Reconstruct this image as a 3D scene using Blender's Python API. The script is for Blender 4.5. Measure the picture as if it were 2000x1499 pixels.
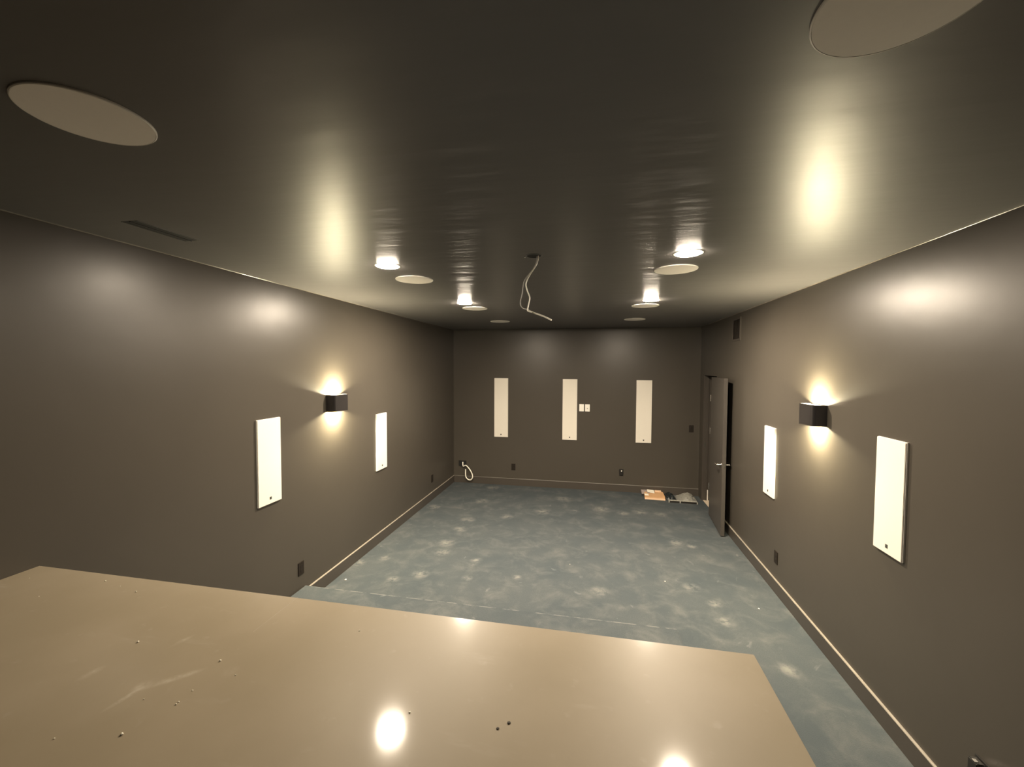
import bpy, bmesh, math, random
from mathutils import Vector, Matrix
random.seed(7)
for o in list(bpy.data.objects):
    bpy.data.objects.remove(o)
SC = bpy.context.scene
COL = SC.collection
PI = math.pi

# ---------------------------------------------------------------- camera, world, exposure
H, W, D = 2.74, 4.155, 7.19          # ceiling height, room width, far wall
CAM = Vector((2.4754, 0.0, 2.081))
FW = Vector((-0.19196782, 0.98062793, -0.03895143))
RT = Vector((0.98133124, 0.19227684, 0.00431349))
UP = RT.cross(FW).normalized()
FPX = 818.92
cd = bpy.data.cameras.new('camera')
cam = bpy.data.objects.new('camera', cd)
COL.objects.link(cam)
cam.matrix_world = Matrix(((RT.x, UP.x, -FW.x, CAM.x), (RT.y, UP.y, -FW.y, CAM.y), (RT.z, UP.z, -FW.z, CAM.z), (0, 0, 0, 1)))
cd.sensor_width = 36.0
cd.lens = FPX * 36.0 / 2000.0
cd.clip_start = 0.02
SC.camera = cam
SC.view_settings.view_transform = 'Standard'
SC.view_settings.look = 'None'
SC.view_settings.exposure = 0.0
SC.view_settings.gamma = 1.0
SC.view_settings.use_curve_mapping = False
wd = bpy.data.worlds.new('world'); SC.world = wd
wd.use_nodes = True
wd.node_tree.nodes['Background'].inputs[0].default_value = (0, 0, 0, 1)
wd.node_tree.nodes['Background'].inputs[1].default_value = 0.0

DOWN_STRENGTH = 3100.0        # the two farther lamps
DIM_STRENGTH = 850.0         # the nearer pair, set weaker to darken near walls and counter
SCONCE_STRENGTH = 3400.0
DOWN_COLOR = (1.0, 0.85, 0.66)
SCONCE_COLOR = (1.0, 0.86, 0.56)


def on_plane(px, py, axis, val):
    """point of the room seen at a photo position on a wall, floor or ceiling plane"""
    d = FW + RT * ((px - 1000.0) / FPX) - UP * ((py - 749.5) / FPX)
    t = (val - CAM[axis]) / d[axis]
    return CAM + d * t


# ---------------------------------------------------------------- materials
def mat(name, color, rough=0.5, metal=0.0, spec=0.5, bump=None, emit=None, var=None):
    m = bpy.data.materials.new(name); m.use_nodes = True
    nt = m.node_tree; b = nt.nodes['Principled BSDF']
    b.inputs['Base Color'].default_value = (*color, 1)
    b.inputs['Roughness'].default_value = rough
    b.inputs['Metallic'].default_value = metal
    b.inputs['Specular IOR Level'].default_value = spec
    tc = nt.nodes.new('ShaderNodeTexCoord')
    if bump:
        n = nt.nodes.new('ShaderNodeTexNoise'); n.inputs['Scale'].default_value = bump[0]
        n.inputs['Detail'].default_value = 4
        bp = nt.nodes.new('ShaderNodeBump'); bp.inputs['Strength'].default_value = bump[1]
        bp.inputs['Distance'].default_value = bump[2]
        nt.links.new(tc.outputs['Object'], n.inputs['Vector'])
        nt.links.new(n.outputs['Fac'], bp.inputs['Height'])
        nt.links.new(bp.outputs['Normal'], b.inputs['Normal'])
    if var:
        n = nt.nodes.new('ShaderNodeTexNoise'); n.inputs['Scale'].default_value = var[0]
        n.inputs['Detail'].default_value = 5
        r = nt.nodes.new('ShaderNodeMapRange'); r.inputs[3].default_value = 1 - var[1]; r.inputs[4].default_value = 1 + var[1]
        mx = nt.nodes.new('ShaderNodeVectorMath'); mx.operation = 'SCALE'
        mx.inputs[0].default_value = color
        nt.links.new(tc.outputs['Object'], n.inputs['Vector'])
        nt.links.new(n.outputs['Fac'], r.inputs[0]); nt.links.new(r.outputs[0], mx.inputs['Scale'])
        nt.links.new(mx.outputs[0], b.inputs['Base Color'])
    if emit:
        b.inputs['Emission Color'].default_value = (*emit[0], 1)
        b.inputs['Emission Strength'].default_value = emit[1]
    return m


def paint(name, color, rough, spec, stretch=(1, 1, 1), wave=0.6, wave_scale=2.2):
    """rolled satin paint: fine orange peel plus the slow waviness of taped drywall"""
    m = bpy.data.materials.new(name); m.use_nodes = True
    nt = m.node_tree; b = nt.nodes['Principled BSDF']; L = nt.links
    b.inputs['Roughness'].default_value = rough
    b.inputs['Specular IOR Level'].default_value = spec
    tc = nt.nodes.new('ShaderNodeTexCoord')
    mp = nt.nodes.new('ShaderNodeMapping'); mp.inputs['Scale'].default_value = stretch
    L.new(tc.outputs['Object'], mp.inputs['Vector'])
    n0 = nt.nodes.new('ShaderNodeTexNoise'); n0.inputs['Scale'].default_value = 1.7; n0.inputs['Detail'].default_value = 3
    r = nt.nodes.new('ShaderNodeMapRange'); r.inputs[3].default_value = 0.93; r.inputs[4].default_value = 1.07
    v = nt.nodes.new('ShaderNodeVectorMath'); v.operation = 'SCALE'; v.inputs[0].default_value = color
    L.new(tc.outputs['Object'], n0.inputs['Vector']); L.new(n0.outputs['Fac'], r.inputs[0])
    L.new(r.outputs[0], v.inputs['Scale']); L.new(v.outputs[0], b.inputs['Base Color'])
    n1 = nt.nodes.new('ShaderNodeTexNoise'); n1.inputs['Scale'].default_value = wave_scale; n1.inputs['Detail'].default_value = 3
    n2 = nt.nodes.new('ShaderNodeTexNoise'); n2.inputs['Scale'].default_value = 160; n2.inputs['Detail'].default_value = 2
    L.new(mp.outputs[0], n1.inputs['Vector']); L.new(tc.outputs['Object'], n2.inputs['Vector'])
    b1 = nt.nodes.new('ShaderNodeBump'); b1.inputs['Strength'].default_value = wave; b1.inputs['Distance'].default_value = 0.012
    b2 = nt.nodes.new('ShaderNodeBump'); b2.inputs['Strength'].default_value = 0.12; b2.inputs['Distance'].default_value = 0.0006
    L.new(n1.outputs['Fac'], b1.inputs['Height']); L.new(n2.outputs['Fac'], b2.inputs['Height'])
    L.new(b1.outputs['Normal'], b2.inputs['Normal']); L.new(b2.outputs['Normal'], b.inputs['Normal'])
    return m


def carpet(name, scuffs=()):
    m = bpy.data.materials.new(name); m.use_nodes = True
    nt = m.node_tree; b = nt.nodes['Principled BSDF']; L = nt.links
    b.inputs['Roughness'].default_value = 0.95; b.inputs['Specular IOR Level'].default_value = 0.1
    tc = nt.nodes.new('ShaderNodeTexCoord')

    def noise(scale, detail, lo, hi, rough=0.55, dist=0.0, offs=(0, 0, 0), sc=(1, 1, 1)):
        mp = nt.nodes.new('ShaderNodeMapping'); mp.inputs['Location'].default_value = offs; mp.inputs['Scale'].default_value = sc
        L.new(tc.outputs['Object'], mp.inputs['Vector'])
        n = nt.nodes.new('ShaderNodeTexNoise'); n.inputs['Scale'].default_value = scale
        n.inputs['Detail'].default_value = detail; n.inputs['Roughness'].default_value = rough
        n.inputs['Distortion'].default_value = dist
        L.new(mp.outputs[0], n.inputs['Vector'])
        r = nt.nodes.new('ShaderNodeMapRange'); r.interpolation_type = 'SMOOTHSTEP'
        r.inputs[1].default_value = lo; r.inputs[2].default_value = hi
        L.new(n.outputs['Fac'], r.inputs[0]); return r.outputs[0]

    def mix(fac, a, bcol, k=1.0):
        x = nt.nodes.new('ShaderNodeMix'); x.data_type = 'RGBA'
        if k != 1.0:
            q = nt.nodes.new('ShaderNodeMath'); q.operation = 'MULTIPLY'; q.inputs[1].default_value = k
            L.new(fac, q.inputs[0]); fac = q.outputs[0]
        L.new(fac, x.inputs[0])
        if isinstance(a, tuple): x.inputs[6].default_value = (*a, 1)
        else: L.new(a, x.inputs[6])
        if isinstance(bcol, tuple): x.inputs[7].default_value = (*bcol, 1)
        else: L.new(bcol, x.inputs[7])
        return x.outputs[2]
    base = mix(noise(2.0, 4, 0.3, 0.7), (0.052, 0.062, 0.069), (0.069, 0.077, 0.081))
    base = mix(noise(120, 2, 0.35, 0.65), base, (0.048, 0.060, 0.064), 0.5)
    # drywall dust walked into the pile
    base = mix(noise(4.5, 6, 0.42, 0.88, 0.65, 0.4), base, (0.19, 0.185, 0.17), 0.38)
    # clearer scuffs
    base = mix(noise(8, 4, 0.66, 0.82, 0.5, 0.6, (3.1, 1.7, 0), (1, 0.7, 1)), base, (0.30, 0.30, 0.28), 0.35)
    # dust caught along the nosing of the step
    geo0 = nt.nodes.new('ShaderNodeNewGeometry'); sp = nt.nodes.new('ShaderNodeSeparateXYZ'); L.new(geo0.outputs['Position'], sp.inputs[0])
    mm = []
    for out, val, lo, hi in (('Y', 3.208, 0.026, 0.006), ('Z', 0.157, 0.03, 0.02)):
        a_ = nt.nodes.new('ShaderNodeMath'); a_.operation = 'SUBTRACT'; a_.inputs[1].default_value = val; L.new(sp.outputs[out], a_.inputs[0])
        b_ = nt.nodes.new('ShaderNodeMath'); b_.operation = 'ABSOLUTE'; L.new(a_.outputs[0], b_.inputs[0])
        r = nt.nodes.new('ShaderNodeMapRange'); r.inputs[1].default_value = lo; r.inputs[2].default_value = hi; L.new(b_.outputs[0], r.inputs[0]); mm.append(r.outputs[0])
    q = nt.nodes.new('ShaderNodeMath'); q.operation = 'MULTIPLY'; L.new(mm[0], q.inputs[0]); L.new(mm[1], q.inputs[1])
    q2 = nt.nodes.new('ShaderNodeMath'); q2.operation = 'MULTIPLY'; L.new(q.outputs[0], q2.inputs[0]); L.new(noise(14, 4, 0.40, 0.60), q2.inputs[1])
    base = mix(q2.outputs[0], base, (0.26, 0.255, 0.23), 0.75)
    # individual chalky scuffs left on the pile
    grain = noise(13, 6, 0.36, 0.60, 0.7, 0.0)
    geo = nt.nodes.new('ShaderNodeNewGeometry')
    acc = None
    for sx, sy, sr in scuffs:
        vd = nt.nodes.new('ShaderNodeVectorMath'); vd.operation = 'DISTANCE'; vd.inputs[1].default_value = (sx, sy, 0)
        L.new(geo.outputs['Position'], vd.inputs[0])
        r = nt.nodes.new('ShaderNodeMapRange'); r.interpolation_type = 'SMOOTHSTEP'
        r.inputs[1].default_value = sr * 1.25; r.inputs[2].default_value = 0.0
        L.new(vd.outputs['Value'], r.inputs[0])
        if acc is None: acc = r.outputs[0]
        else:
            q = nt.nodes.new('ShaderNodeMath'); q.operation = 'MAXIMUM'
            L.new(acc, q.inputs[0]); L.new(r.outputs[0], q.inputs[1]); acc = q.outputs[0]
    q = nt.nodes.new('ShaderNodeMath'); q.operation = 'MULTIPLY'
    L.new(acc, q.inputs[0]); L.new(grain, q.inputs[1])
    base = mix(q.outputs[0], base, (0.30, 0.29, 0.26), 0.38)
    L.new(base, b.inputs['Base Color'])
    n = nt.nodes.new('ShaderNodeTexNoise'); n.inputs['Scale'].default_value = 220; n.inputs['Detail'].default_value = 2
    L.new(tc.outputs['Object'], n.inputs['Vector'])
    bp = nt.nodes.new('ShaderNodeBump'); bp.inputs['Strength'].default_value = 0.5; bp.inputs['Distance'].default_value = 0.004
    L.new(n.outputs['Fac'], bp.inputs['Height']); L.new(bp.outputs['Normal'], b.inputs['Normal'])
    return m


def stone(name, smears=()):
    m = bpy.data.materials.new(name); m.use_nodes = True
    nt = m.node_tree; b = nt.nodes['Principled BSDF']; L = nt.links
    b.inputs['Roughness'].default_value = 0.45; b.inputs['Specular IOR Level'].default_value = 0.2
    b.inputs['Coat Weight'].default_value = 0.42; b.inputs['Coat Roughness'].default_value = 0.075; b.inputs['Coat IOR'].default_value = 1.45
    tc = nt.nodes.new('ShaderNodeTexCoord')
    base = None

    def layer(prev, scale, detail, lo, hi, col, k, sc=(1, 1, 1), rot=0.0, rough=0.5):
        mp = nt.nodes.new('ShaderNodeMapping'); mp.inputs['Scale'].default_value = sc
        mp.inputs['Rotation'].default_value = (0, 0, rot)
        L.new(tc.outputs['Object'], mp.inputs['Vector'])
        n = nt.nodes.new('ShaderNodeTexNoise'); n.inputs['Scale'].default_value = scale
        n.inputs['Detail'].default_value = detail; n.inputs['Roughness'].default_value = rough
        L.new(mp.outputs[0], n.inputs['Vector'])
        r = nt.nodes.new('ShaderNodeMapRange'); r.interpolation_type = 'SMOOTHSTEP'
        r.inputs[1].default_value = lo; r.inputs[2].default_value = hi; r.inputs[4].default_value = k
        L.new(n.outputs['Fac'], r.inputs[0])
        x = nt.nodes.new('ShaderNodeMix'); x.data_type = 'RGBA'
        L.new(r.outputs[0], x.inputs[0])
        if isinstance(prev, tuple): x.inputs[6].default_value = (*prev, 1)
        else: L.new(prev, x.inputs[6])
        x.inputs[7].default_value = (*col, 1)
        return x.outputs[2], r.outputs[0]
    c, _ = layer((0.27, 0.224, 0.152), 2.5, 4, 0.35, 0.7, (0.30, 0.25, 0.175), 1.0)
    c, _ = layer(c, 22, 3, 0.64, 0.82, (0.36, 0.31, 0.24), 0.4)          # pale flecks in the stone
    c, dust = layer(c, 5.0, 5, 0.60, 0.80, (0.44, 0.39, 0.32), 0.45, (0.35, 1.6, 1), 0.45, 0.6)   # wiped dust streaks
    # hand-wiped dust smears lying across the slab
    geo = nt.nodes.new('ShaderNodeNewGeometry')
    nn = nt.nodes.new('ShaderNodeTexNoise'); nn.inputs['Scale'].default_value = 26; nn.inputs['Detail'].default_value = 6; nn.inputs['Roughness'].default_value = 0.7
    L.new(geo.outputs['Position'], nn.inputs['Vector'])
    nr = nt.nodes.new('ShaderNodeMapRange'); nr.inputs[1].default_value = 0.35; nr.inputs[2].default_value = 0.70
    L.new(nn.outputs['Fac'], nr.inputs[0])
    for ax, ay, bx, by, wd_, k in smears:
        ln = math.hypot(bx - ax, by - ay)
        sb = nt.nodes.new('ShaderNodeVectorMath'); sb.operation = 'SUBTRACT'; sb.inputs[1].default_value = ((ax + bx) / 2, (ay + by) / 2, 0)
        L.new(geo.outputs['Position'], sb.inputs[0])
        mp = nt.nodes.new('ShaderNodeMapping'); mp.vector_type = 'TEXTURE'
        mp.inputs['Rotation'].default_value = (0, 0, math.atan2(by - ay, bx - ax)); mp.inputs['Scale'].default_value = (ln / 2, wd_, 1000)
        L.new(sb.outputs[0], mp.inputs['Vector'])
        le = nt.nodes.new('ShaderNodeVectorMath'); le.operation = 'LENGTH'; L.new(mp.outputs[0], le.inputs[0])
        r = nt.nodes.new('ShaderNodeMapRange'); r.interpolation_type = 'SMOOTHSTEP'
        r.inputs[1].default_value = 1.0; r.inputs[2].default_value = 0.1; r.inputs[3].default_value = 0; r.inputs[4].default_value = k
        L.new(le.outputs['Value'], r.inputs[0])
        q = nt.nodes.new('ShaderNodeMath'); q.operation = 'MULTIPLY'; L.new(r.outputs[0], q.inputs[0]); L.new(nr.outputs[0], q.inputs[1])
        x = nt.nodes.new('ShaderNodeMix'); x.data_type = 'RGBA'; L.new(q.outputs[0], x.inputs[0]); L.new(c, x.inputs[6])
        x.inputs[7].default_value = (0.50, 0.44, 0.35, 1); c = x.outputs[2]
    L.new(c, b.inputs['Base Color'])
    rr = nt.nodes.new('ShaderNodeMapRange'); rr.inputs[3].default_value = 0.095; rr.inputs[4].default_value = 0.20
    L.new(dust, rr.inputs[0]); L.new(rr.outputs[0], b.inputs['Coat Roughness'])
    return m


M = {}
M['wall'] = paint('dark_satin_wall_paint', (0.062, 0.0545, 0.0445), 0.33, 0.30, wave=0.2)
M['ceil'] = paint('dark_satin_ceiling_paint', (0.125, 0.120, 0.118), 0.37, 0.5, stretch=(0.5, 1.9, 1), wave=0.17, wave_scale=4.0)
M['trim'] = paint('dark_semigloss_trim', (0.058, 0.050, 0.042), 0.35, 0.5, wave=0.0)
M['highlight'] = mat('trim_edge_painted_highlight', (0.23, 0.205, 0.17), 0.45, var=(9, 0.25))  # bright line along the baseboard tops, highlight put into the colour
M['highlightfaint'] = mat('trim_top_faint_painted_highlight', (0.10, 0.09, 0.075), 0.45, var=(9, 0.25))  # weaker painted highlight for the back baseboard top
M['caulk'] = mat('caulk_bead', (0.16, 0.14, 0.12), 0.25, var=(5, 0.5))
M['door'] = paint('dark_door_paint', (0.060, 0.053, 0.046), 0.38, 0.5, wave=0.05)
SCUFFS = []
for px, py, r in [(864, 1079, .10), (821, 1122, .09), (768, 1132, .07), (751, 1091, .07), (912, 1130, .06), (941, 979, .13), (962, 953, .13),
                  (914, 1016, .11), (899, 1034, .10), (873, 1061, .11), (1061, 1000, .13), (1175, 995, .14), (1250, 1001, .12), (1217, 1003, .10),
                  (1320, 1061, .10), (1352, 1068, .07), (1350, 1148, .09), (1395, 1180, .07), (1010, 1128, .05), (1170, 1155, .09), (850, 990, .12),
                  (1100, 975, .15), (990, 1010, .10), (1290, 965 + 40, .10), (1415, 1215, .08), (1540, 1310, .08), (700, 1100, .08), (930, 1095, .07)]:
    p = on_plane(px, py, 2, 0.0)
    SCUFFS.append((p.x, p.y, r))
M['carpet'] = carpet('dusty_blue_carpet', SCUFFS)
SMEARS = []
for ax, ay, bx, by, w_, k in [(185, 1400, 300, 1330, .012, .75), (255, 1352, 415, 1303, .018, .8), (140, 1335, 215, 1297, .022, .45),
                              (325, 1268, 385, 1238, .014, .4), (250, 1360, 305, 1325, .030, .6), (430, 1325, 470, 1300, .03, .25)]:
    p = on_plane(ax, ay, 2, 1.166); q = on_plane(bx, by, 2, 1.166)
    SMEARS.append((p.x, p.y, q.x, q.y, w_, k))
M['stone'] = stone('taupe_quartz', SMEARS)
M['seam'] = mat('seam_filler', (0.34, 0.285, 0.21), 0.4, var=(20, 0.2))
M['cab'] = paint('dark_cabinet_paint', (0.05, 0.045, 0.04), 0.4, 0.5, wave=0.0)
M['grille'] = mat('white_speaker_grille', (0.70, 0.66, 0.58), 0.6, spec=0.3, bump=(900, 0.2, 0.0006), var=(60, 0.02))
M['grille2'] = mat('white_ceiling_grille', (0.84, 0.79, 0.74), 0.65, spec=0.3, bump=(900, 0.2, 0.0006), var=(60, 0.02))
M['rim'] = mat('white_plastic_rim', (0.74, 0.71, 0.66), 0.45, var=(40, 0.02))
M['badge'] = mat('dark_badge', (0.05, 0.05, 0.04), 0.35, var=(300, 0.3))
M['black'] = mat('satin_black_metal', (0.018, 0.016, 0.016), 0.28, spec=0.6, bump=(300, 0.05, 0.0003))
M['inner'] = mat('lamp_inner_cup', (0.35, 0.32, 0.27), 0.4, var=(80, 0.05))
M['blackplastic'] = mat('black_plastic', (0.016, 0.014, 0.012), 0.4, var=(90, 0.1))
M['brownplastic'] = mat('dark_brown_plastic', (0.018, 0.014, 0.011), 0.5, spec=0.2, var=(90, 0.1))
M['slot'] = mat('slot_black', (0.004, 0.004, 0.004), 0.7, var=(90, 0.1))
M['white'] = mat('white_plastic', (0.82, 0.80, 0.74), 0.4, var=(90, 0.02))
M['trimring'] = mat('warm_white_trim_ring', (0.75, 0.70, 0.62), 0.45, var=(90, 0.02))
M['chrome'] = mat('brushed_nickel', (0.62, 0.60, 0.56), 0.25, metal=1.0, var=(60, 0.06))
M['cable'] = mat('cream_cable_jacket', (0.88, 0.85, 0.74), 0.4, var=(60, 0.05))
M['cablegrey'] = mat('grey_cable_jacket', (0.30, 0.28, 0.26), 0.45, var=(60, 0.05))
M['card'] = mat('brown_cardboard', (0.55, 0.33, 0.17), 0.8, spec=0.2, bump=(120, 0.3, 0.001), var=(14, 0.12))
M['cardedge'] = mat('cardboard_torn_edge', (0.72, 0.50, 0.33), 0.85, spec=0.2, var=(60, 0.1))
M['paper'] = mat('white_paper', (0.82, 0.77, 0.66), 0.7, spec=0.2, var=(12, 0.04))
M['print'] = mat('grey_printed_carton', (0.30, 0.25, 0.23), 0.7, spec=0.2, var=(55, 0.7))
M['bag'] = mat('black_plastic_bag', (0.012, 0.016, 0.018), 0.25, spec=0.6, bump=(40, 0.8, 0.01))
M['tile'] = mat('beige_floor_next_room', (0.60, 0.50, 0.38), 0.5, bump=(30, 0.1, 0.002), var=(5, 0.08))
M['whitetrim'] = mat('white_trim_paint', (0.78, 0.74, 0.68), 0.4, var=(20, 0.03))
M['packrim'] = mat('scuffed_pale_plastic', (0.36, 0.35, 0.31), 0.4, var=(30, 0.9))
M['crumb'] = mat('plaster_crumb', (0.85, 0.80, 0.68), 0.8, var=(300, 0.08))
M['darkcrumb'] = mat('dark_grit', (0.05, 0.04, 0.03), 0.8, var=(300, 0.1))
M['lamp'] = mat('downlight_lens', (0.9, 0.85, 0.75), 0.5, emit=(DOWN_COLOR, DOWN_STRENGTH))
M['lampdim'] = mat('downlight_lens_dimmed', (0.9, 0.85, 0.75), 0.5, emit=(DOWN_COLOR, DIM_STRENGTH))
M['sconcelamp'] = mat('sconce_lamp', (0.9, 0.85, 0.75), 0.5, emit=(SCONCE_COLOR, SCONCE_STRENGTH))


def film_mat():
    m = bpy.data.materials.new('clear_plastic_film'); m.use_nodes = True
    nt = m.node_tree; b = nt.nodes['Principled BSDF']
    b.inputs['Base Color'].default_value = (0.42, 0.41, 0.36, 1)
    b.inputs['Roughness'].default_value = 0.18
    b.inputs['Alpha'].default_value = 0.30
    n = nt.nodes.new('ShaderNodeTexNoise'); n.inputs['Scale'].default_value = 25; n.inputs['Detail'].default_value = 4
    tc = nt.nodes.new('ShaderNodeTexCoord'); nt.links.new(tc.outputs['Object'], n.inputs['Vector'])
    bp = nt.nodes.new('ShaderNodeBump'); bp.inputs['Strength'].default_value = 0.8; bp.inputs['Distance'].default_value = 0.01
    nt.links.new(n.outputs['Fac'], bp.inputs['Height']); nt.links.new(bp.outputs['Normal'], b.inputs['Normal'])
    return m


M['film'] = film_mat()


# ---------------------------------------------------------------- mesh helpers
def box(bm, x0, x1, y0, y1, z0, z1, mi=0, bevel=0.0):
    vs = [bm.verts.new((x, y, z)) for x in (x0, x1) for y in (y0, y1) for z in (z0, z1)]
    idx = [(0, 1, 3, 2), (4, 6, 7, 5), (0, 4, 5, 1), (2, 3, 7, 6), (0, 2, 6, 4), (1, 5, 7, 3)]
    fs = []
    for f in idx:
        fc = bm.faces.new([vs[i] for i in f]); fc.material_index = mi; fs.append(fc)
    if bevel > 0:
        es = list({e for f in fs for e in f.edges})
        bmesh.ops.bevel(bm, geom=es, offset=bevel, segments=2, affect='EDGES', clamp_overlap=True)
    return fs


def prism(bm, prof, z0, z1, axis='z', mi=0, cap=True):
    """extrude a 2D profile; axis z: prof is (x,y); axis y: prof is (x,z); axis x: prof is (y,z)"""
    def P(a, b, c):
        return {'z': (a, b, c), 'y': (a, c, b), 'x': (c, a, b)}[axis]
    A = [bm.verts.new(P(a, b, z0)) for a, b in prof]
    B = [bm.verts.new(P(a, b, z1)) for a, b in prof]
    n = len(prof)
    for i in range(n):
        f = bm.faces.new((A[i], A[(i + 1) % n], B[(i + 1) % n], B[i])); f.material_index = mi
    if cap:
        bm.faces.new(A[::-1]).material_index = mi; bm.faces.new(B).material_index = mi


def lathe(bm, prof, cx=0, cy=0, cz=0, n=48, mi=0, axis='z', close=False):
    """prof list of (r, h)"""
    rings = []
    for r, h in prof:
        ring = []
        for i in range(n):
            a = 2 * PI * i / n
            p = (cx + r * math.cos(a), cy + r * math.sin(a), cz + h)
            if axis == 'y': p = (cx + r * math.cos(a), cy + h, cz + r * math.sin(a))
            if axis == 'x': p = (cx + h, cy + r * math.cos(a), cz + r * math.sin(a))
            ring.append(bm.verts.new(p))
        rings.append(ring)
    for k in range(len(rings) - 1):
        for i in range(n):
            f = bm.faces.new((rings[k][i], rings[k][(i + 1) % n], rings[k + 1][(i + 1) % n], rings[k + 1][i]))
            f.material_index = mi
    if close:
        bm.faces.new(rings[0][::-1]).material_index = mi
        bm.faces.new(rings[-1]).material_index = mi


def smooth_path(pts, sub=6):
    pts = [Vector(p) for p in pts]; out = []
    n = len(pts)
    for i in range(n - 1):
        p0, p1, p2, p3 = pts[max(i - 1, 0)], pts[i], pts[i + 1], pts[min(i + 2, n - 1)]
        for k in range(sub):
            t = k / sub
            out.append(0.5 * ((2 * p1) + (p2 - p0) * t + (2 * p0 - 5 * p1 + 4 * p2 - p3) * t * t + (-p0 + 3 * p1 - 3 * p2 + p3) * t ** 3))
    out.append(pts[-1]); return out


def tube(bm, pts, r, n=10, mi=0):
    prev = None; side = None
    for i, p in enumerate(pts):
        t = (pts[min(i + 1, len(pts) - 1)] - pts[max(i - 1, 0)]).normalized()
        if side is None:
            side = t.orthogonal().normalized()
        side = (side - t * side.dot(t)).normalized(); up = t.cross(side)
        ring = [bm.verts.new(p + (side * math.cos(2 * PI * k / n) + up * math.sin(2 * PI * k / n)) * r) for k in range(n)]
        if prev:
            for k in range(n):
                bm.faces.new((prev[k], prev[(k + 1) % n], ring[(k + 1) % n], ring[k])).material_index = mi
        else:
            bm.faces.new(ring[::-1])
        prev = ring
    bm.faces.new(prev)


def obj(name, bm, mats, parent=None, smooth=None, loc=None):
    me = bpy.data.meshes.new(name)
    bmesh.ops.recalc_face_normals(bm, faces=bm.faces[:])
    if smooth is not None:
        for f in bm.faces: f.smooth = True
        for e in bm.edges:
            if len(e.link_faces) == 2 and e.calc_face_angle(0) > math.radians(smooth): e.smooth = False
    bm.to_mesh(me); bm.free()
    for m in (mats if isinstance(mats, (list, tuple)) else [mats]): me.materials.append(m)
    o = bpy.data.objects.new(name, me); COL.objects.link(o)
    if parent: o.parent = parent
    if loc: o.location = loc
    return o


def tag(o, label, cat, group=None, kind=None):
    o['label'] = label; o['category'] = cat
    if group: o['group'] = group
    if kind: o['kind'] = kind
    return o


def thing(name, label, cat, loc=(0, 0, 0), rz=0.0, group=None):
    o = bpy.data.objects.new(name, None); COL.objects.link(o)
    o.empty_display_size = 0.05
    o.location = loc; o.rotation_euler = (0, 0, rz)
    return tag(o, label, cat, group)


def struct(name, bm, mats, parent=None, **k):
    o = obj(name, bm, mats, parent, **k)
    if not parent: o['kind'] = 'structure'
    return o


def dup(root, loc, rz=None, label=None):
    r = root.copy(); COL.objects.link(r); r.location = loc
    if rz is not None: r.rotation_euler = (0, 0, rz)
    if label: r['label'] = label
    for ch in list(root.children):
        c = ch.copy(); COL.objects.link(c); c.parent = r
        for g in list(ch.children):
            d = g.copy(); COL.objects.link(d); d.parent = c
    return r


# ---------------------------------------------------------------- room shell
Y0 = -1.6            # wall behind the photographer
T = 0.12
DO0, DO1, DZ = 6.27, 6.99, 1.985     # door opening in the right wall
bm = bmesh.new(); box(bm, -T, W + T, Y0 - T, D + T, -0.12, 0.0)
struct('floor', bm, M['carpet'])
bm = bmesh.new(); box(bm, -T, W + T, Y0 - T, D + T, H, H + 0.12)
struct('ceiling', bm, M['ceil'])
bm = bmesh.new(); box(bm, -T, 0, Y0 - T, D + T, 0, H)
struct('wall_left', bm, M['wall'])
bm = bmesh.new(); box(bm, 0, W, D, D + T, 0, H)
struct('wall_back', bm, M['wall'])
bm = bmesh.new(); box(bm, 0, W, Y0 - T, Y0, 0, H)
struct('wall_front', bm, M['wall'])
bm = bmesh.new()
prism(bm, [(Y0 - T, 0), (DO0, 0), (DO0, DZ), (DO1, DZ), (DO1, 0), (D + T, 0), (D + T, H), (Y0 - T, H)], W, W + T, 'x')
struct('wall_right', bm, M['wall'])

# platform with carpeted nosing
ZP, YP, XP = 0.157, 3.208, 3.108
bm = bmesh.new()
fs = box(bm, 0, XP, Y0, YP, 0, ZP, bevel=0.012)
struct('platform', bm, M['carpet'], smooth=40)

# next room seen past the open door
bm = bmesh.new(); box(bm, W + T, W + 2.2, DO0 - 0.6, D + 0.9, -0.1, 0.004)
struct('floor_hallway', bm, M['tile'])
bm = bmesh.new(); box(bm, W + 0.022, W + T, DO0 + 0.002, DO1 - 0.002, 0.0, 0.006)
struct('trim_1', bm, M['tile'])
bm = bmesh.new(); box(bm, W + 2.2, W + 2.3, DO0 - 0.7, D + 0.9, 0, H)
box(bm, W + T, W + 2.3, DO0 - 0.7, DO0 - 0.6, 0, H)
box(bm, W + T, W + 2.3, D + 0.9, D + 1.0, 0, H)
box(bm, W + T, W + 2.3, DO0 - 0.7, D + 1.0, H, H + 0.1)
struct('wall_hallway', bm, M['wall'])


# baseboards: dark board, eased top edge coloured lighter as a painted highlight
BB, BT = 0.123, 0.014
def base_profile():
    return [(0, 0), (BT, 0), (BT, BB - 0.006), (BT - 0.003, BB - 0.001), (BT - 0.005, BB), (0, BB)]


def baseboard(name, kind, a, b, zoff=0.0, top='highlight'):
    """kind: l, r, b, f wall"""
    bm = bmesh.new(); pr = base_profile()
    if kind == 'l': prism(bm, [(x, z + zoff) for x, z in pr], a, b, 'y')
    if kind == 'r': prism(bm, [(W - x, z + zoff) for x, z in pr], a, b, 'y')
    if kind == 'b': prism(bm, [(D - x, z + zoff) for x, z in pr], a, b, 'x')
    if kind == 'f': prism(bm, [(Y0 + x, z + zoff) for x, z in pr], a, b, 'x')
    bm.normal_update()
    bmesh.ops.recalc_face_normals(bm, faces=bm.faces[:])
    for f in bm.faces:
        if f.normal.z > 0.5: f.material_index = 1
    return struct(name, bm, [M['trim'], M[top]])


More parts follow.
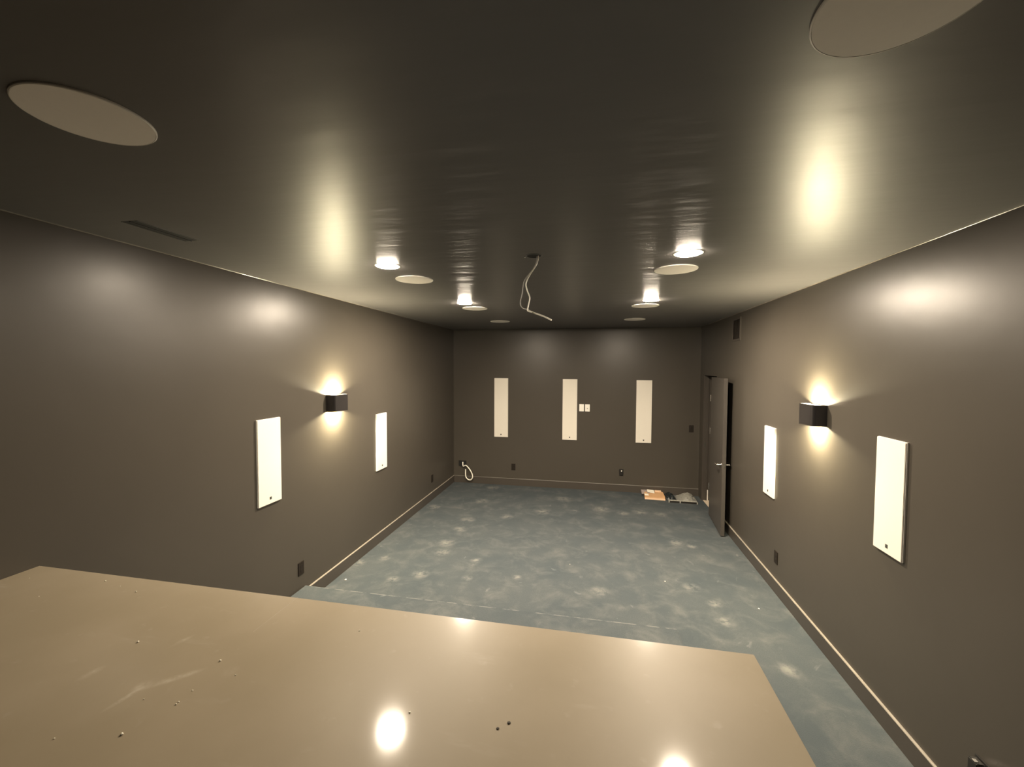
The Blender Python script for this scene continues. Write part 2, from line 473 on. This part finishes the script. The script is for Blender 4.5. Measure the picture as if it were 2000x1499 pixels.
baseboard('baseboard_left', 'l', YP, D - BT)
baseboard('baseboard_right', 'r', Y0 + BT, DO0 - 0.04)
baseboard('baseboard_back', 'b', 0, W, top='highlightfaint')
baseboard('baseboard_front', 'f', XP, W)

# bead of caulk where walls meet the ceiling
def bead(name, kind, a, b):
    bm = bmesh.new(); r = 0.0045
    pr = [(0, 0), (r, 0), (r * 0.8, -r * 0.45), (r * 0.45, -r * 0.8), (0, -r)]
    if kind == 'l': prism(bm, [(x, H + z) for x, z in pr], a, b, 'y')
    if kind == 'r': prism(bm, [(W - x, H + z) for x, z in pr], a, b, 'y')
    struct(name, bm, M['caulk'], smooth=60)
bead('trim_2', 'l', Y0, D); bead('trim_3', 'r', Y0, D)

# ---------------------------------------------------------------- door
d1 = bpy.data.objects.new('door_1', None); COL.objects.link(d1); d1['kind'] = 'structure'
hx, hy = W - 0.022, 6.285
nx, ny = 4.070, 5.487
ang = math.atan2(ny - hy, nx - hx)          # leaf direction
d1.location = (hx, hy, 0); d1.rotation_euler = (0, 0, ang)
LL = math.hypot(nx - hx, ny - hy); LT = 0.044; DH = 1.955
# local: x along the leaf from hinge to latch; -y is toward the room (away from wall)
rd = Vector((math.cos(ang), math.sin(ang), 0)); nrm = Vector((-rd.y, rd.x, 0))
sgn = -1.0 if nrm.x > 0 else 1.0             # +local y points to nrm
bm = bmesh.new()
y_a, y_b = (0.0, LT * sgn) if sgn > 0 else (LT * sgn, 0.0)
box(bm, 0.0, LL, y_a, y_b, 0.012, DH, bevel=0.002)
leaf = obj('leaf', bm, M['door'], d1)
for side in (0, 1):
    ys = -sgn if side == 0 else sgn
    y0 = 0.0 if side == 0 else LT * sgn
    bm = bmesh.new()
    lathe(bm, [(0.027, 0), (0.027, 0.006 * ys), (0.012, 0.008 * ys), (0.011, 0.05 * ys)], LL - 0.065, y0, 0.885, n=24, axis='y', close=True)
    yy = y0 + 0.05 * ys
    tube(bm, smooth_path([(LL - 0.06, yy, 0.885), (LL - 0.09, yy + 0.006 * ys, 0.885), (LL - 0.185, yy + 0.004 * ys, 0.885)]), 0.009)
    obj('handle', bm, M['chrome'], leaf, smooth=40)
bm = bmesh.new(); box(bm, LL, LL + 0.002, LT * sgn / 2 - 0.012, LT * sgn / 2 + 0.012, 0.86, 0.915)
obj('latch_plate', bm, M['chrome'], leaf)
for z in (1.66, 1.20, 0.42):
    bm = bmesh.new()
    lathe(bm, [(0.0075, -0.045), (0.0075, 0.045)], -0.004, LT * sgn + 0.004 * sgn, z, n=14, close=True)
    box(bm, -0.004, 0.0, 0.003 * sgn, LT * sgn, z - 0.044, z + 0.044)
    obj('hinge', bm, M['chrome'], d1, smooth=40)
# frame in the opening
bm = bmesh.new()
box(bm, W + 0.001, W + T - 0.001, DO0 - 0.0, DO0 + 0.016, 0, DZ - 0.018)
box(bm, W + 0.001, W + T - 0.001, DO1 - 0.016, DO1, 0, DZ - 0.018)
box(bm, W + 0.001, W + T - 0.001, DO0, DO1, DZ - 0.018, DZ)
box(bm, W + 0.055, W + 0.075, DO1 - 0.028, DO1 - 0.016, 0, DZ - 0.018)
fr = obj('door_2', bm, M['trim']); fr['kind'] = 'structure'
bm = bmesh.new(); box(bm, W + 0.02, W + 0.045, DO1 - 0.018, DO1 - 0.0155, 0.85, 0.91)
obj('strike_plate', bm, M['badge'], fr)
# white skirting of the next room, end on
p = on_plane(1386.5, 983, 2, 0.0)
bm = bmesh.new(); box(bm, W + T, W + T + 0.018, DO1 - 0.02, DO1 + 0.7, 0, 0.16)
struct('trim_5', bm, M['whitetrim'])
p2 = bmesh.new(); box(p2, W + 0.078, W + 0.092, DO1 - 0.022, DO1 - 0.016, 0.006, 0.17)
struct('trim_6', p2, M['whitetrim'])

# ---------------------------------------------------------------- bar counter
ZC, YC, XC, CT = 1.166, 1.432, 2.988, 0.032
YCN = 0.60
cnt = thing('bar_counter', 'long taupe polished stone bar counter across the foreground, running to the left wall', 'counter', (0, YCN, ZP))
bm = bmesh.new()
box(bm, 0.001, XC, 0, YC - YCN, ZC - CT - ZP, ZC - ZP, bevel=0.0025)
top = obj('countertop', bm, M['stone'], cnt, smooth=40)
bm = bmesh.new(); box(bm, 1.3335, 1.3352, YC - YCN - 0.22, YC - YCN - 0.001, ZC - ZP - 0.001, ZC - ZP + 0.0003)
obj('seam', bm, M['seam'], top)
bm = bmesh.new()
box(bm, 0.001, XC - 0.04, 0.02, YC - YCN - 0.28, 0.09, ZC - CT - ZP)
box(bm, 0.02, XC - 0.08, 0.08, YC - YCN - 0.33, 0.0, 0.09)
obj('cabinet_body', bm, M['cab'], cnt)
for i in range(4):
    w = (XC - 0.08) / 4
    bm = bmesh.new(); box(bm, 0.02 + i * w + 0.004, 0.02 + (i + 1) * w - 0.004, 0.0, 0.02, 0.11, ZC - CT - ZP - 0.01, bevel=0.002)
    dr = obj('cabinet_door', bm, M['cab'], cnt)
    bm = bmesh.new(); xk = 0.02 + i * w + (0.06 if i % 2 else w - 0.06)
    tube(bm, [Vector((xk, -0.022, 0.70)), Vector((xk, -0.022, 0.86))], 0.005)
    box(bm, xk - 0.004, xk + 0.004, -0.022, 0.0, 0.71, 0.718); box(bm, xk - 0.004, xk + 0.004, -0.022, 0.0, 0.842, 0.85)
    obj('pull_bar', bm, M['chrome'], dr)

# plaster crumbs left on the counter
def blob(r, seed, flat=0.6):
    rnd = random.Random(seed)
    bm = bmesh.new(); bmesh.ops.create_icosphere(bm, subdivisions=2, radius=r)
    for v in bm.verts:
        v.co *= 1 + rnd.uniform(-0.25, 0.3); v.co.z *= flat
    zmin = min(v.co.z for v in bm.verts)
    for v in bm.verts: v.co.z -= zmin
    return bm


crumbs = [(206, 1136, .0026, 'far left of the counter near its back edge'), (235, 1146, .0016, 'between two brighter crumbs at the far left of the counter'),
          (266, 1157, .0026, 'right end of the row of three near the back edge'), (270, 1255, .0030, 'alone in the left middle of the counter'),
          (430, 1292, .0028, 'in the counter centre left, above a dust streak'), (460, 1320, .0018, 'just right of the dust streak end on the counter'),
          (238, 1436, .0030, 'largest one, low at the left of the counter'), (344, 1377, .0020, 'left one of a touching pair below the dust streak'),
          (349, 1372, .0016, 'right one of a touching pair below the dust streak'), (376, 1350, .0017, 'up and right of a touching pair on the counter'),
          (281, 1367, .0015, 'just under the long dust streak on the counter'), (76, 1166, .0018, 'leftmost of all, below the left counter corner'),
          (58, 1130, .0013, 'beside the counter corner against the left wall'), (702, 1233, .0022, 'near the back edge in the middle of the counter'),
          (800, 1393, .0026, 'beside the round light reflection on the counter'), (106, 1444, .0016, 'faint one at the lower left of the counter')]
for i, (px, py, r, where) in enumerate(crumbs):
    p = on_plane(px, py, 2, ZC)
    o = obj('plaster_crumb', blob(r, 20 + i), M['crumb'], smooth=80, loc=(p.x, p.y, ZC))
    tag(o, 'tiny white plaster crumb, ' + where, 'crumb', 'plaster crumbs on the counter')
for i, (px, py, r, where) in enumerate([(994, 1413, .0042, 'upper one'), (972, 1424, .0038, 'lower one')]):
    p = on_plane(px, py, 2, ZC)
    o = obj('dirt_speck', blob(r, 60 + i, 0.25), M['darkcrumb'], smooth=80, loc=(p.x, p.y, ZC))
    tag(o, 'dark grit speck on the counter, %s of two close together' % where, 'speck', 'dark specks on the counter')
for i, (px, py, r, where) in enumerate([(1299, 1137, .006, 'in the middle right of the room'), (1482, 1190, .006, 'close to the right baseboard'),
                                         (675, 1134, .009, 'beside the left baseboard near the step'), (1113, 1103, .004, 'in the middle of the room')]):
    p = on_plane(px, py, 2, 0.0)
    o = obj('floor_crumb', blob(r, 70 + i), M['crumb'], smooth=80, loc=(p.x, p.y, 0))
    tag(o, 'small white crumb on the blue carpet ' + where, 'crumb', 'crumbs on the carpet')

# ---------------------------------------------------------------- wall speakers (white grilles)
def wall_speaker(w, h, label, group, loc, rz):
    """local: x across, -y out of the wall, z up"""
    t = thing('wall_speaker', label, 'speaker', loc, rz, group)
    bm = bmesh.new(); th = 0.017
    box(bm, -w / 2, w / 2, -0.011, 0.0, 0, h, bevel=0.0015)
    obj('frame', bm, M['rim'], t, smooth=40)
    bm = bmesh.new(); g = 0.0015
    box(bm, -w / 2 + g, w / 2 - g, -th, -0.0112, g, h - g, bevel=0.002)
    gr = obj('grille', bm, M['grille'], t, smooth=40)
    bm = bmesh.new()
    box(bm, -0.010, 0.010, -th - 0.0012, -th, 0.034, 0.056, mi=0)
    box(bm, -0.007, -0.004, -th - 0.0016, -th - 0.0012, 0.038, 0.052, mi=1)
    box(bm, 0.004, 0.007, -th - 0.0016, -th - 0.0012, 0.038, 0.052, mi=1)
    box(bm, -0.004, 0.004, -th - 0.0016, -th - 0.0012, 0.0435, 0.0465, mi=1)
    obj('badge', bm, [M['badge'], M['chrome']], gr)
    return t


GS = 'short white speakers on the side walls'; GB = 'tall white speakers on the back wall'
sL = wall_speaker(0.239, 0.665, 'white rectangular speaker on left wall, nearer the counter', GS, (0, 2.805, 1.010), -PI / 2 + PI)
dup(sL, (0, 4.556, 0.863), PI / 2, 'white rectangular speaker on left wall, beyond the lit sconce')
dup(sL, (W, 4.418, 0.853), -PI / 2, 'narrow-looking white speaker on right wall, between the door and the sconce')
dup(sL, (W, 2.746, 1.015), -PI / 2, 'white rectangular speaker on right wall, nearest the camera')
sB = wall_speaker(0.246, 1.038, 'tall white speaker on back wall, left of three', GB, (0.877, D, 0.850), 0)
dup(sB, (2.075, D, 0.842), 0, 'tall white speaker on back wall, middle one beside two white plates')
dup(sB, (3.288, D, 0.838), 0, 'tall white speaker on back wall, nearest the open door')

# ---------------------------------------------------------------- round ceiling speakers
GC = 'round white ceiling speakers'
def ceiling_speaker(label, loc):
    t = thing('ceiling_speaker', label, 'speaker', loc, 0, GC)
    R = 0.139
    bm = bmesh.new(); lathe(bm, [(R, 0), (R, -0.004), (R - 0.002, -0.006), (R - 0.003, -0.006), (R - 0.003, 0)], n=96)
    obj('rim', bm, M['rim'], t, smooth=40)
    bm = bmesh.new(); lathe(bm, [(R - 0.0035, 0), (R - 0.0035, -0.0055), (R * 0.6, -0.0062), (0.002, -0.0065)], n=96, close=True)
    obj('grille', bm, M['grille2'], t, smooth=40)
    return t


c0 = ceiling_speaker('large round white ceiling speaker at upper left, nearest the left side', (1.154, 0.900, H))
for lab, x, y in [('large round white ceiling speaker at upper right, cut by the frame edge', 3.009, 0.889),
                  ('round white ceiling speaker just behind the brightest left downlight', 1.135, 2.992),
                  ('round white ceiling speaker just behind the nearer right downlight', 3.002, 2.985),
                  ('round white ceiling speaker partly hidden by glow of far left downlight', 1.155, 4.565),
                  ('round white ceiling speaker under glow of far right downlight', 2.998, 4.652),
                  ('thin-looking round ceiling speaker farthest back, left of the hanging cable', 1.137, 5.92),
                  ('thin-looking round ceiling speaker farthest back, right side of ceiling', 3.008, 5.94)]:
    dup(c0, (x, y, H), None, lab)

# ---------------------------------------------------------------- recessed downlights
GD = 'round lit downlights in the ceiling'
def downlight(label, loc, m):
    t = thing('recessed_downlight', label, 'ceiling light', loc, 0, GD)
    bm = bmesh.new(); lathe(bm, [(0.082, 0), (0.082, -0.0012), (0.079, -0.002), (0.072, -0.0018), (0.070, 0)], n=64)
    obj('trim_ring', bm, M['trimring'], t, smooth=50)
    bm = bmesh.new(); lathe(bm, [(0.0695, -0.0005), (0.0695, -0.0035), (0.064, -0.0055), (0.045, -0.0065)], n=64, close=True)
    obj('lens', bm, m, t)
    return t


downlight('glowing round downlight on the left, nearer of the two in view', (1.139, 2.567, H), M['lampdim'])
downlight('glowing round downlight on the right, nearer of the two in view', (3.000, 2.587, H), M['lampdim'])
downlight('glowing round downlight on the left, farther of the two', (1.155, 4.18, H), M['lamp'])
downlight('glowing round downlight on the right, farther of the two', (3.010, 4.29, H), M['lamp'])

# ---------------------------------------------------------------- wall sconces
def sconce(label, loc, rz):
    """local: x across, -y out of the wall, z from its bottom"""
    w, p, h, r = 0.225, 0.100, 0.158, 0.035
    t = thing('wall_sconce', label, 'wall lamp', loc, rz, 'black up-down wall sconces')
    def prof(w, p, r, y0=0.0):
        pts = [(-w / 2, -y0)]
        for i in range(9):
            a = PI + (PI / 2) * i / 8
            pts.append((-w / 2 + r + r * math.cos(a), -p + r + r * math.sin(a)))
        for i in range(9):
            a = -PI / 2 + (PI / 2) * i / 8
            pts.append((w / 2 - r + r * math.cos(a), -p + r + r * math.sin(a)))
        pts.append((w / 2, -y0))
        return pts
    bm = bmesh.new(); po = prof(w, p, r); th = 0.0035; pi_ = prof(w - 2 * th, p - th, r - th)
    ring = [[bm.verts.new((x, y, z)) for x, y in q] for q, z in ((po, 0), (po, h), (pi_, h), (pi_, 0))]
    n = len(po)
    for k in range(4):
        A, B = ring[k], ring[(k + 1) % 4]
        for i in range(n - 1):
            bm.faces.new((A[i], A[i + 1], B[i + 1], B[i]))
    obj('housing', bm, M['black'], t, smooth=35)
    bm = bmesh.new(); box(bm, -w / 2 + 0.006, w / 2 - 0.006, -0.010, 0.0, 0.004, h - 0.004)
    obj('backplate', bm, M['black'], t)
    bm = bmesh.new(); q = prof(w - 0.012, p - 0.008, r - 0.008, 0.010)
    prism(bm, q, 0.036, h - 0.036, 'z')
    obj('lamp_block', bm, M['inner'], t)
    for z, nm in ((h - 0.036, 1), (0.036, -1)):
        bm = bmesh.new(); lathe(bm, [(0.036, 0.0005 * nm), (0.036, 0.006 * nm), (0.028, 0.009 * nm)], 0, -0.052, z, n=32, close=True)
        obj('lamp_disc', bm, M['sconcelamp'], t)
    return t


sconce('black box wall sconce glowing up and down on the left wall', (0, 3.642, 1.652), PI / 2)
sconce('black box wall sconce glowing up and down on the right wall', (W, 3.560, 1.652), -PI / 2)

# ---------------------------------------------------------------- wall plates, outlets, switch
def plate(name, label, cat, loc, rz, m, kind='outlet', group=None, w=0.072, h=0.116):
    t = thing(name, label, cat, loc, rz, group)
    bm = bmesh.new(); box(bm, -w / 2, w / 2, -0.006, 0, -h / 2, h / 2, bevel=0.002)
    pl = obj('cover_plate', bm, m, t, smooth=40)
    if kind == 'outlet':
        for s in (1, -1):
            bm = bmesh.new()
            prism(bm, [(0.0165 * math.cos(a) , 0.0195 * s + 0.0135 * math.sin(a)) for a in [2 * PI * i / 20 for i in range(20)]], -0.0075, -0.006, 'y')
            rc = obj('receptacle', bm, m, t)
            bm = bmesh.new()
            box(bm, -0.008, -0.0055, -0.0078, -0.0075, 0.0195 * s - 0.003, 0.0195 * s + 0.006)
            box(bm, 0.0055, 0.008, -0.0078, -0.0075, 0.0195 * s - 0.003, 0.0195 * s + 0.006)
            box(bm, -0.002, 0.002, -0.0078, -0.0075, 0.0195 * s - 0.010, 0.0195 * s - 0.006)
            obj('slots', bm, M['slot'], rc)
    elif kind == 'switch':
        bm = bmesh.new(); prism(bm, [(-0.006, -0.033), (-0.006, 0.033), (-0.011, 0.033), (-0.0075, 0.0), (-0.008, -0.033)], -0.0165, 0.0165, 'x')
        obj('rocker', bm, m, t)
    elif kind == 'jack':
        bm = bmesh.new(); box(bm, -0.009, 0.009, -0.008, -0.006, -0.018, -0.002)
        obj('jack', bm, M['cablegrey'], t)
    if kind in ('blank', 'jack'):
        for s in (1, -1):
            bm = bmesh.new(); lathe(bm, [(0.003, -0.0068), (0.003, -0.006)], 0, 0, 0.042 * s, n=12, axis='y', close=True)
            obj('screw', bm, M['white'], t)
    return t


GO = 'dark power outlets low on the walls'
plate('power_outlet', 'dark power outlet on back wall under the left tall speaker', 'outlet', (1.100, D, 0.325), 0, M['brownplastic'], group=GO)
o2 = plate('power_outlet', 'black power outlet with a white dot, back wall left of right tall speaker', 'outlet', (2.940, D, 0.325), 0, M['blackplastic'], group=GO)
bm = bmesh.new(); box(bm, -0.016, 0.016, -0.030, -0.0078, -0.040, 0.034, bevel=0.003); pg = obj('plug_adapter', bm, M['blackplastic'], o2, smooth=40)
bm = bmesh.new(); box(bm, -0.006, 0.012, -0.033, -0.0302, 0.022, 0.040, bevel=0.001); obj('indicator', bm, M['white'], pg)
plate('power_outlet', 'dark power outlet on left wall below the near white speaker, by the counter', 'outlet', (0, 3.152, 0.330), PI / 2, M['brownplastic'], group=GO)
plate('power_outlet', 'dark power outlet far along the left wall near the back corner', 'outlet', (0, 6.155, 0.330), PI / 2, M['brownplastic'], group=GO)
plate('power_outlet', 'dark power outlet low on right wall below the far white speaker', 'outlet', (W, 4.230, 0.325), -PI / 2, M['brownplastic'], group=GO)
o5 = plate('power_outlet', 'black power outlet at bottom right corner with a shiny plug', 'outlet', (W, 2.118, 0.325), -PI / 2, M['blackplastic'], group=GO)
bm = bmesh.new(); box(bm, -0.024, 0.024, -0.042, -0.0078, -0.03, 0.052, bevel=0.004); pg = obj('plug_adapter', bm, M['blackplastic'], o5, smooth=40)
bm = bmesh.new(); box(bm, -0.006, 0.012, -0.040, -0.026, 0.0525, 0.0545, bevel=0.0005); obj('metal_clip', bm, M['chrome'], pg)
plate('light_switch', 'dark rocker switch on back wall beside the door corner', 'switch', (4.030, D, 1.096), 0, M['brownplastic'], 'switch')
GP = 'white plates beside the middle speaker'
plate('wall_plate', 'white blank wall plate touching distance from middle speaker', 'wall plate', (2.274, D, 1.397), 0, M['white'], 'blank', GP, 0.078, 0.122)
plate('wall_plate', 'white wall plate with small jack, right of the blank plate', 'wall plate', (2.371, D, 1.397), 0, M['white'], 'jack', GP, 0.078, 0.122)

# low-voltage box with the white cable
t = thing('cable_box', 'open black double box in back wall near left corner', 'wall box', (0.167, D, 0.342))
bm = bmesh.new()
w, h = 0.072, 0.052
for a in ((-w, w, h - 0.008, h), (-w, w, -h, -h + 0.008), (-w, -w + 0.008, -h + 0.008, h - 0.008), (w - 0.008, w, -h + 0.008, h - 0.008)):
    box(bm, a[0], a[1], -0.005, 0, a[2], a[3])
obj('frame', bm, M['blackplastic'], t)
bm = bmesh.new(); box(bm, -w + 0.008, w - 0.008, -0.0012, 0, -h + 0.008, h - 0.008); obj('opening', bm, M['slot'], t)
pts = [(904, 903), (904, 908), (905, 911), (909.5, 909.5), (914, 913), (919, 920), (922.5, 928), (922.5, 934), (918.5, 938), (913, 936), (909.5, 930), (909.3, 917)]
dep = [0.004, 0.03, 0.05, 0.06, 0.07, 0.08, 0.085, 0.08, 0.07, 0.06, 0.055, 0.05]
bm = bmesh.new(); tube(bm, smooth_path([on_plane(x, y, 1, D - d) for (x, y), d in zip(pts, dep)]), 0.0095, 12)
o = obj('white_cable', bm, M['cable'], smooth=60); tag(o, 'thick white cable looping out of the black box near left corner', 'cable')

# ---------------------------------------------------------------- hanging cable from ceiling
hc = thing('junction_hole', 'dark open round hole in the ceiling where the cable hangs out', 'ceiling box', (2.118, 2.483, H))
bm = bmesh.new(); lathe(bm, [(0.050, 0), (0.050, -0.002), (0.043, -0.003), (0.042, 0)], n=40)
obj('ring', bm, M['ceil'], hc, smooth=50)
bm = bmesh.new(); lathe(bm, [(0.042, 0), (0.042, -0.001)], n=40, close=True); obj('opening', bm, M['slot'], hc)
bm = bmesh.new(); lathe(bm, [(0.006, 0), (0.006, -0.006), (0.003, -0.009)], -0.054, 0.003, 0, n=14, close=True); obj('screw', bm, M['chrome'], hc, smooth=40)


def cpath(pts, deps):
    return smooth_path([on_plane(960 + x / 7.89, 470 + y / 7.89, 1, 2.483 + d) for (x, y), d in zip(pts, deps)])


hg = thing('hanging_cable', 'cream cable strands dangling from the ceiling hole, bent sideways at the end', 'cable', (2.14, 2.483, H - 0.001))
def relobj(name, bm, m):
    for v in bm.verts: v.co -= Vector(hg.location)
    return obj(name, bm, m, hg, smooth=60)
a = [(722, 222), (715, 300), (690, 375), (640, 455), (580, 545), (540, 630), (530, 690), (550, 770), (580, 850), (588, 900), (570, 990), (556, 1065), (566, 1090), (620, 1108)]
bm = bmesh.new(); tube(bm, cpath(a, [0, 0, -.01, -.02, -.02, -.02, -.02, -.01, -.01, -.01, -.015, -.02, -.03, -.04]), 0.0033)
relobj('strand', bm, M['cable'])
a = [(700, 225), (690, 320), (650, 420), (575, 520), (525, 590), (500, 640), (482, 740), (468, 840), (446, 930), (450, 1000), (485, 1045), (545, 1062), (600, 1085)]
bm = bmesh.new(); tube(bm, cpath(a, [.01, .012, .012, .0, .0, 0.01, .02, .02, .02, .02, .01, -.01, -.03]), 0.0026)
g = relobj('strand', bm, M['cablegrey']); g['label'] = 'thinner grey strand'
a = [(556, 1072), (600, 1097), (720, 1140), (830, 1182), (922, 1227)]
bm = bmesh.new(); tube(bm, cpath(a, [-.02, -.03, -.05, -.07, -.09]), 0.0046)
relobj('bundled_end', bm, M['cable'])

# ---------------------------------------------------------------- vents
t = thing('wall_vent', 'dark square air grille high on right wall above the door', 'vent', (W, 5.50, 2.41), -PI / 2)
bm = bmesh.new(); w, h = 0.15, 0.275
for a in ((-w, w, 0, 0.022), (-w, w, h - 0.022, h), (-w, -w + 0.022, 0.022, h - 0.022), (w - 0.022, w, 0.022, h - 0.022)):
    box(bm, a[0], a[1], -0.009, 0, a[2], a[3])
obj('frame', bm, M['trim'], t)
bm = bmesh.new(); box(bm, -w + 0.022, w - 0.022, -0.001, 0, 0.022, h - 0.022); obj('backing', bm, M['brownplastic'], t)
for i in range(9):
    x = -w + 0.038 + i * (2 * w - 0.076) / 8
    bm = bmesh.new(); prism(bm, [(x - 0.008, -0.0015), (x - 0.006, -0.0015), (x + 0.008, -0.0075), (x + 0.006, -0.0085)], 0.022, h - 0.022, 'z')
    obj('louvre', bm, M['trim'], t)
t = thing('ceiling_vent', 'dark narrow slot vent in the ceiling close to the left wall', 'vent', (0.385, 1.72, H))
bm = bmesh.new(); box(bm, -0.04, 0.04, -0.15, 0.15, -0.001, 0); obj('slot', bm, M['slot'], t)
for s in (-1, 1):
    bm = bmesh.new(); box(bm, s * 0.043 - 0.003, s * 0.043 + 0.003, -0.152, 0.152, -0.002, 0); obj('edge_strip', bm, M['ceil'], t)
bm = bmesh.new(); box(bm, -0.003, 0.003, -0.15, 0.15, -0.004, -0.001); obj('blade', bm, M['blackplastic'], t)

# ---------------------------------------------------------------- rubbish beside the door
bx0, bx1, by0, by1, bh = 3.288, 3.592, 6.845, 7.150, 0.050
t = thing('cardboard_box', 'flat brown cardboard box on carpet against the back wall', 'box', ((bx0 + bx1) / 2, by0, 0), -0.03)
hw = (bx1 - bx0) / 2
bm = bmesh.new(); box(bm, -hw, hw, 0, by1 - by0, 0.0, bh - 0.004, bevel=0.002); obj('body', bm, M['card'], t)
bm = bmesh.new(); prism(bm, [(-hw - 0.002, 0.0), (hw + 0.002, 0.0), (hw + 0.002, -0.003), (-hw - 0.002, -0.003)], 0.0, bh * 0.55, 'z'); obj('front_tuck', bm, M['cardedge'], t)
bm = bmesh.new(); v = [bm.verts.new(p) for p in [(-hw, 0.0, bh - 0.003), (hw, 0.0, bh - 0.003), (hw - 0.004, 0.235, bh + 0.006), (-hw + 0.01, 0.225, bh + 0.004)]]
f = bm.faces.new(v); e = bmesh.ops.extrude_face_region(bm, geom=[f]); bmesh.ops.translate(bm, verts=[x for x in e['geom'] if isinstance(x, bmesh.types.BMVert)], vec=(0, 0, 0.003))
obj('flap', bm, M['card'], t)
bm = bmesh.new(); v = [bm.verts.new(p) for p in [(-hw - 0.035, 0.16, bh - 0.02), (-hw + 0.09, 0.15, bh + 0.010), (-hw + 0.09, 0.29, bh + 0.022), (-hw - 0.04, 0.30, bh + 0.012)]]
f = bm.faces.new(v); e = bmesh.ops.extrude_face_region(bm, geom=[f]); bmesh.ops.translate(bm, verts=[x for x in e['geom'] if isinstance(x, bmesh.types.BMVert)], vec=(0, 0, 0.003))
obj('printed_flap', bm, M['print'], t)
bm = bmesh.new(); box(bm, 0.02, 0.12, 0.235, 0.30, bh - 0.004, bh + 0.022); obj('back_flap', bm, M['cardedge'], t)


def sheet(name, label, pts, m, group=None, th=0.0012):
    bm = bmesh.new(); v = [bm.verts.new(p) for p in pts]; f = bm.faces.new(v)
    e = bmesh.ops.extrude_face_region(bm, geom=[f])
    bmesh.ops.translate(bm, verts=[x for x in e['geom'] if isinstance(x, bmesh.types.BMVert)], vec=(0, 0, th))
    return tag(obj(name, bm, m), label, 'paper', group)


sheet('paper_sheet', 'white folded paper lying on top of the cardboard box', [(3.345, 7.01, .070), (3.455, 7.00, .058), (3.455, 7.12, .075), (3.350, 7.13, .080)], M['paper'], 'white papers on the box')
sheet('paper_sheet', 'smaller white paper at the left front of the cardboard box', [(3.289, 6.885, .0525), (3.350, 6.88, .0525), (3.352, 6.955, .057), (3.292, 6.96, .057)], M['paper'], 'white papers on the box')


def crumple(name, label, cat, x0, x1, y0, y1, hfun, m, seed, nx=26, ny=16, amp=0.012):
    rnd = random.Random(seed); bm = bmesh.new(); g = []
    for i in range(nx + 1):
        row = []
        for j in range(ny + 1):
            u, v = i / nx, j / ny
            e = min(u, 1 - u, v, 1 - v)
            z = hfun(u, v) + rnd.uniform(-amp, amp) * min(1, e * 8)
            row.append(bm.verts.new((x0 + (x1 - x0) * u + rnd.uniform(-.006, .006), y0 + (y1 - y0) * v + rnd.uniform(-.006, .006), max(z, 0.002))))
        g.append(row)
    for i in range(nx):
        for j in range(ny):
            bm.faces.new((g[i][j], g[i + 1][j], g[i + 1][j + 1], g[i][j + 1]))
    o = obj(name, bm, m)
    md = o.modifiers.new('thickness', 'SOLIDIFY'); md.thickness = 0.0015; md.offset = 1
    return tag(o, label, cat)


crumple('plastic_bag', 'black crumpled plastic bag between the cardboard box and clear wrap', 'bag', 3.602, 3.765, 6.86, 7.13,
        lambda u, v: 0.075 * math.sin(PI * min(1, u * 1.1)) ** .6 * math.sin(PI * v) ** .6 + 0.004, M['bag'], 3)
crumple('plastic_wrap', 'clear crumpled plastic wrap heaped on carpet beside the door', 'wrap', 3.775, 4.07, 6.812, 7.12,
        lambda u, v: 0.004 + (0.05 + 0.05 * math.exp(-((u - .62) / .3) ** 2)) * max(0, math.sin(PI * u)) ** .45 * max(0, math.sin(PI * v)) ** .5, M['film'], 9, amp=0.010)
# thin tray with pale rim in front of the wrap
t = thing('packing_tray', 'low dark packing tray with pale rim in front of the clear wrap', 'tray', (3.85, 6.755, 0), -0.02)
bm = bmesh.new(); box(bm, -0.215, 0.195, 0, 0.04, 0.0, 0.028); obj('body', bm, M['blackplastic'], t)
bm = bmesh.new(); box(bm, -0.225, 0.195, -0.004, 0.040, 0.028, 0.034, bevel=0.002); obj('rim', bm, M['packrim'], t)
for x in (-0.222, -0.06, 0.185):
    bm = bmesh.new(); box(bm, x, x + 0.016, -0.008, -0.002, 0.001, 0.028, bevel=0.001); obj('foot', bm, M['packrim'], t)
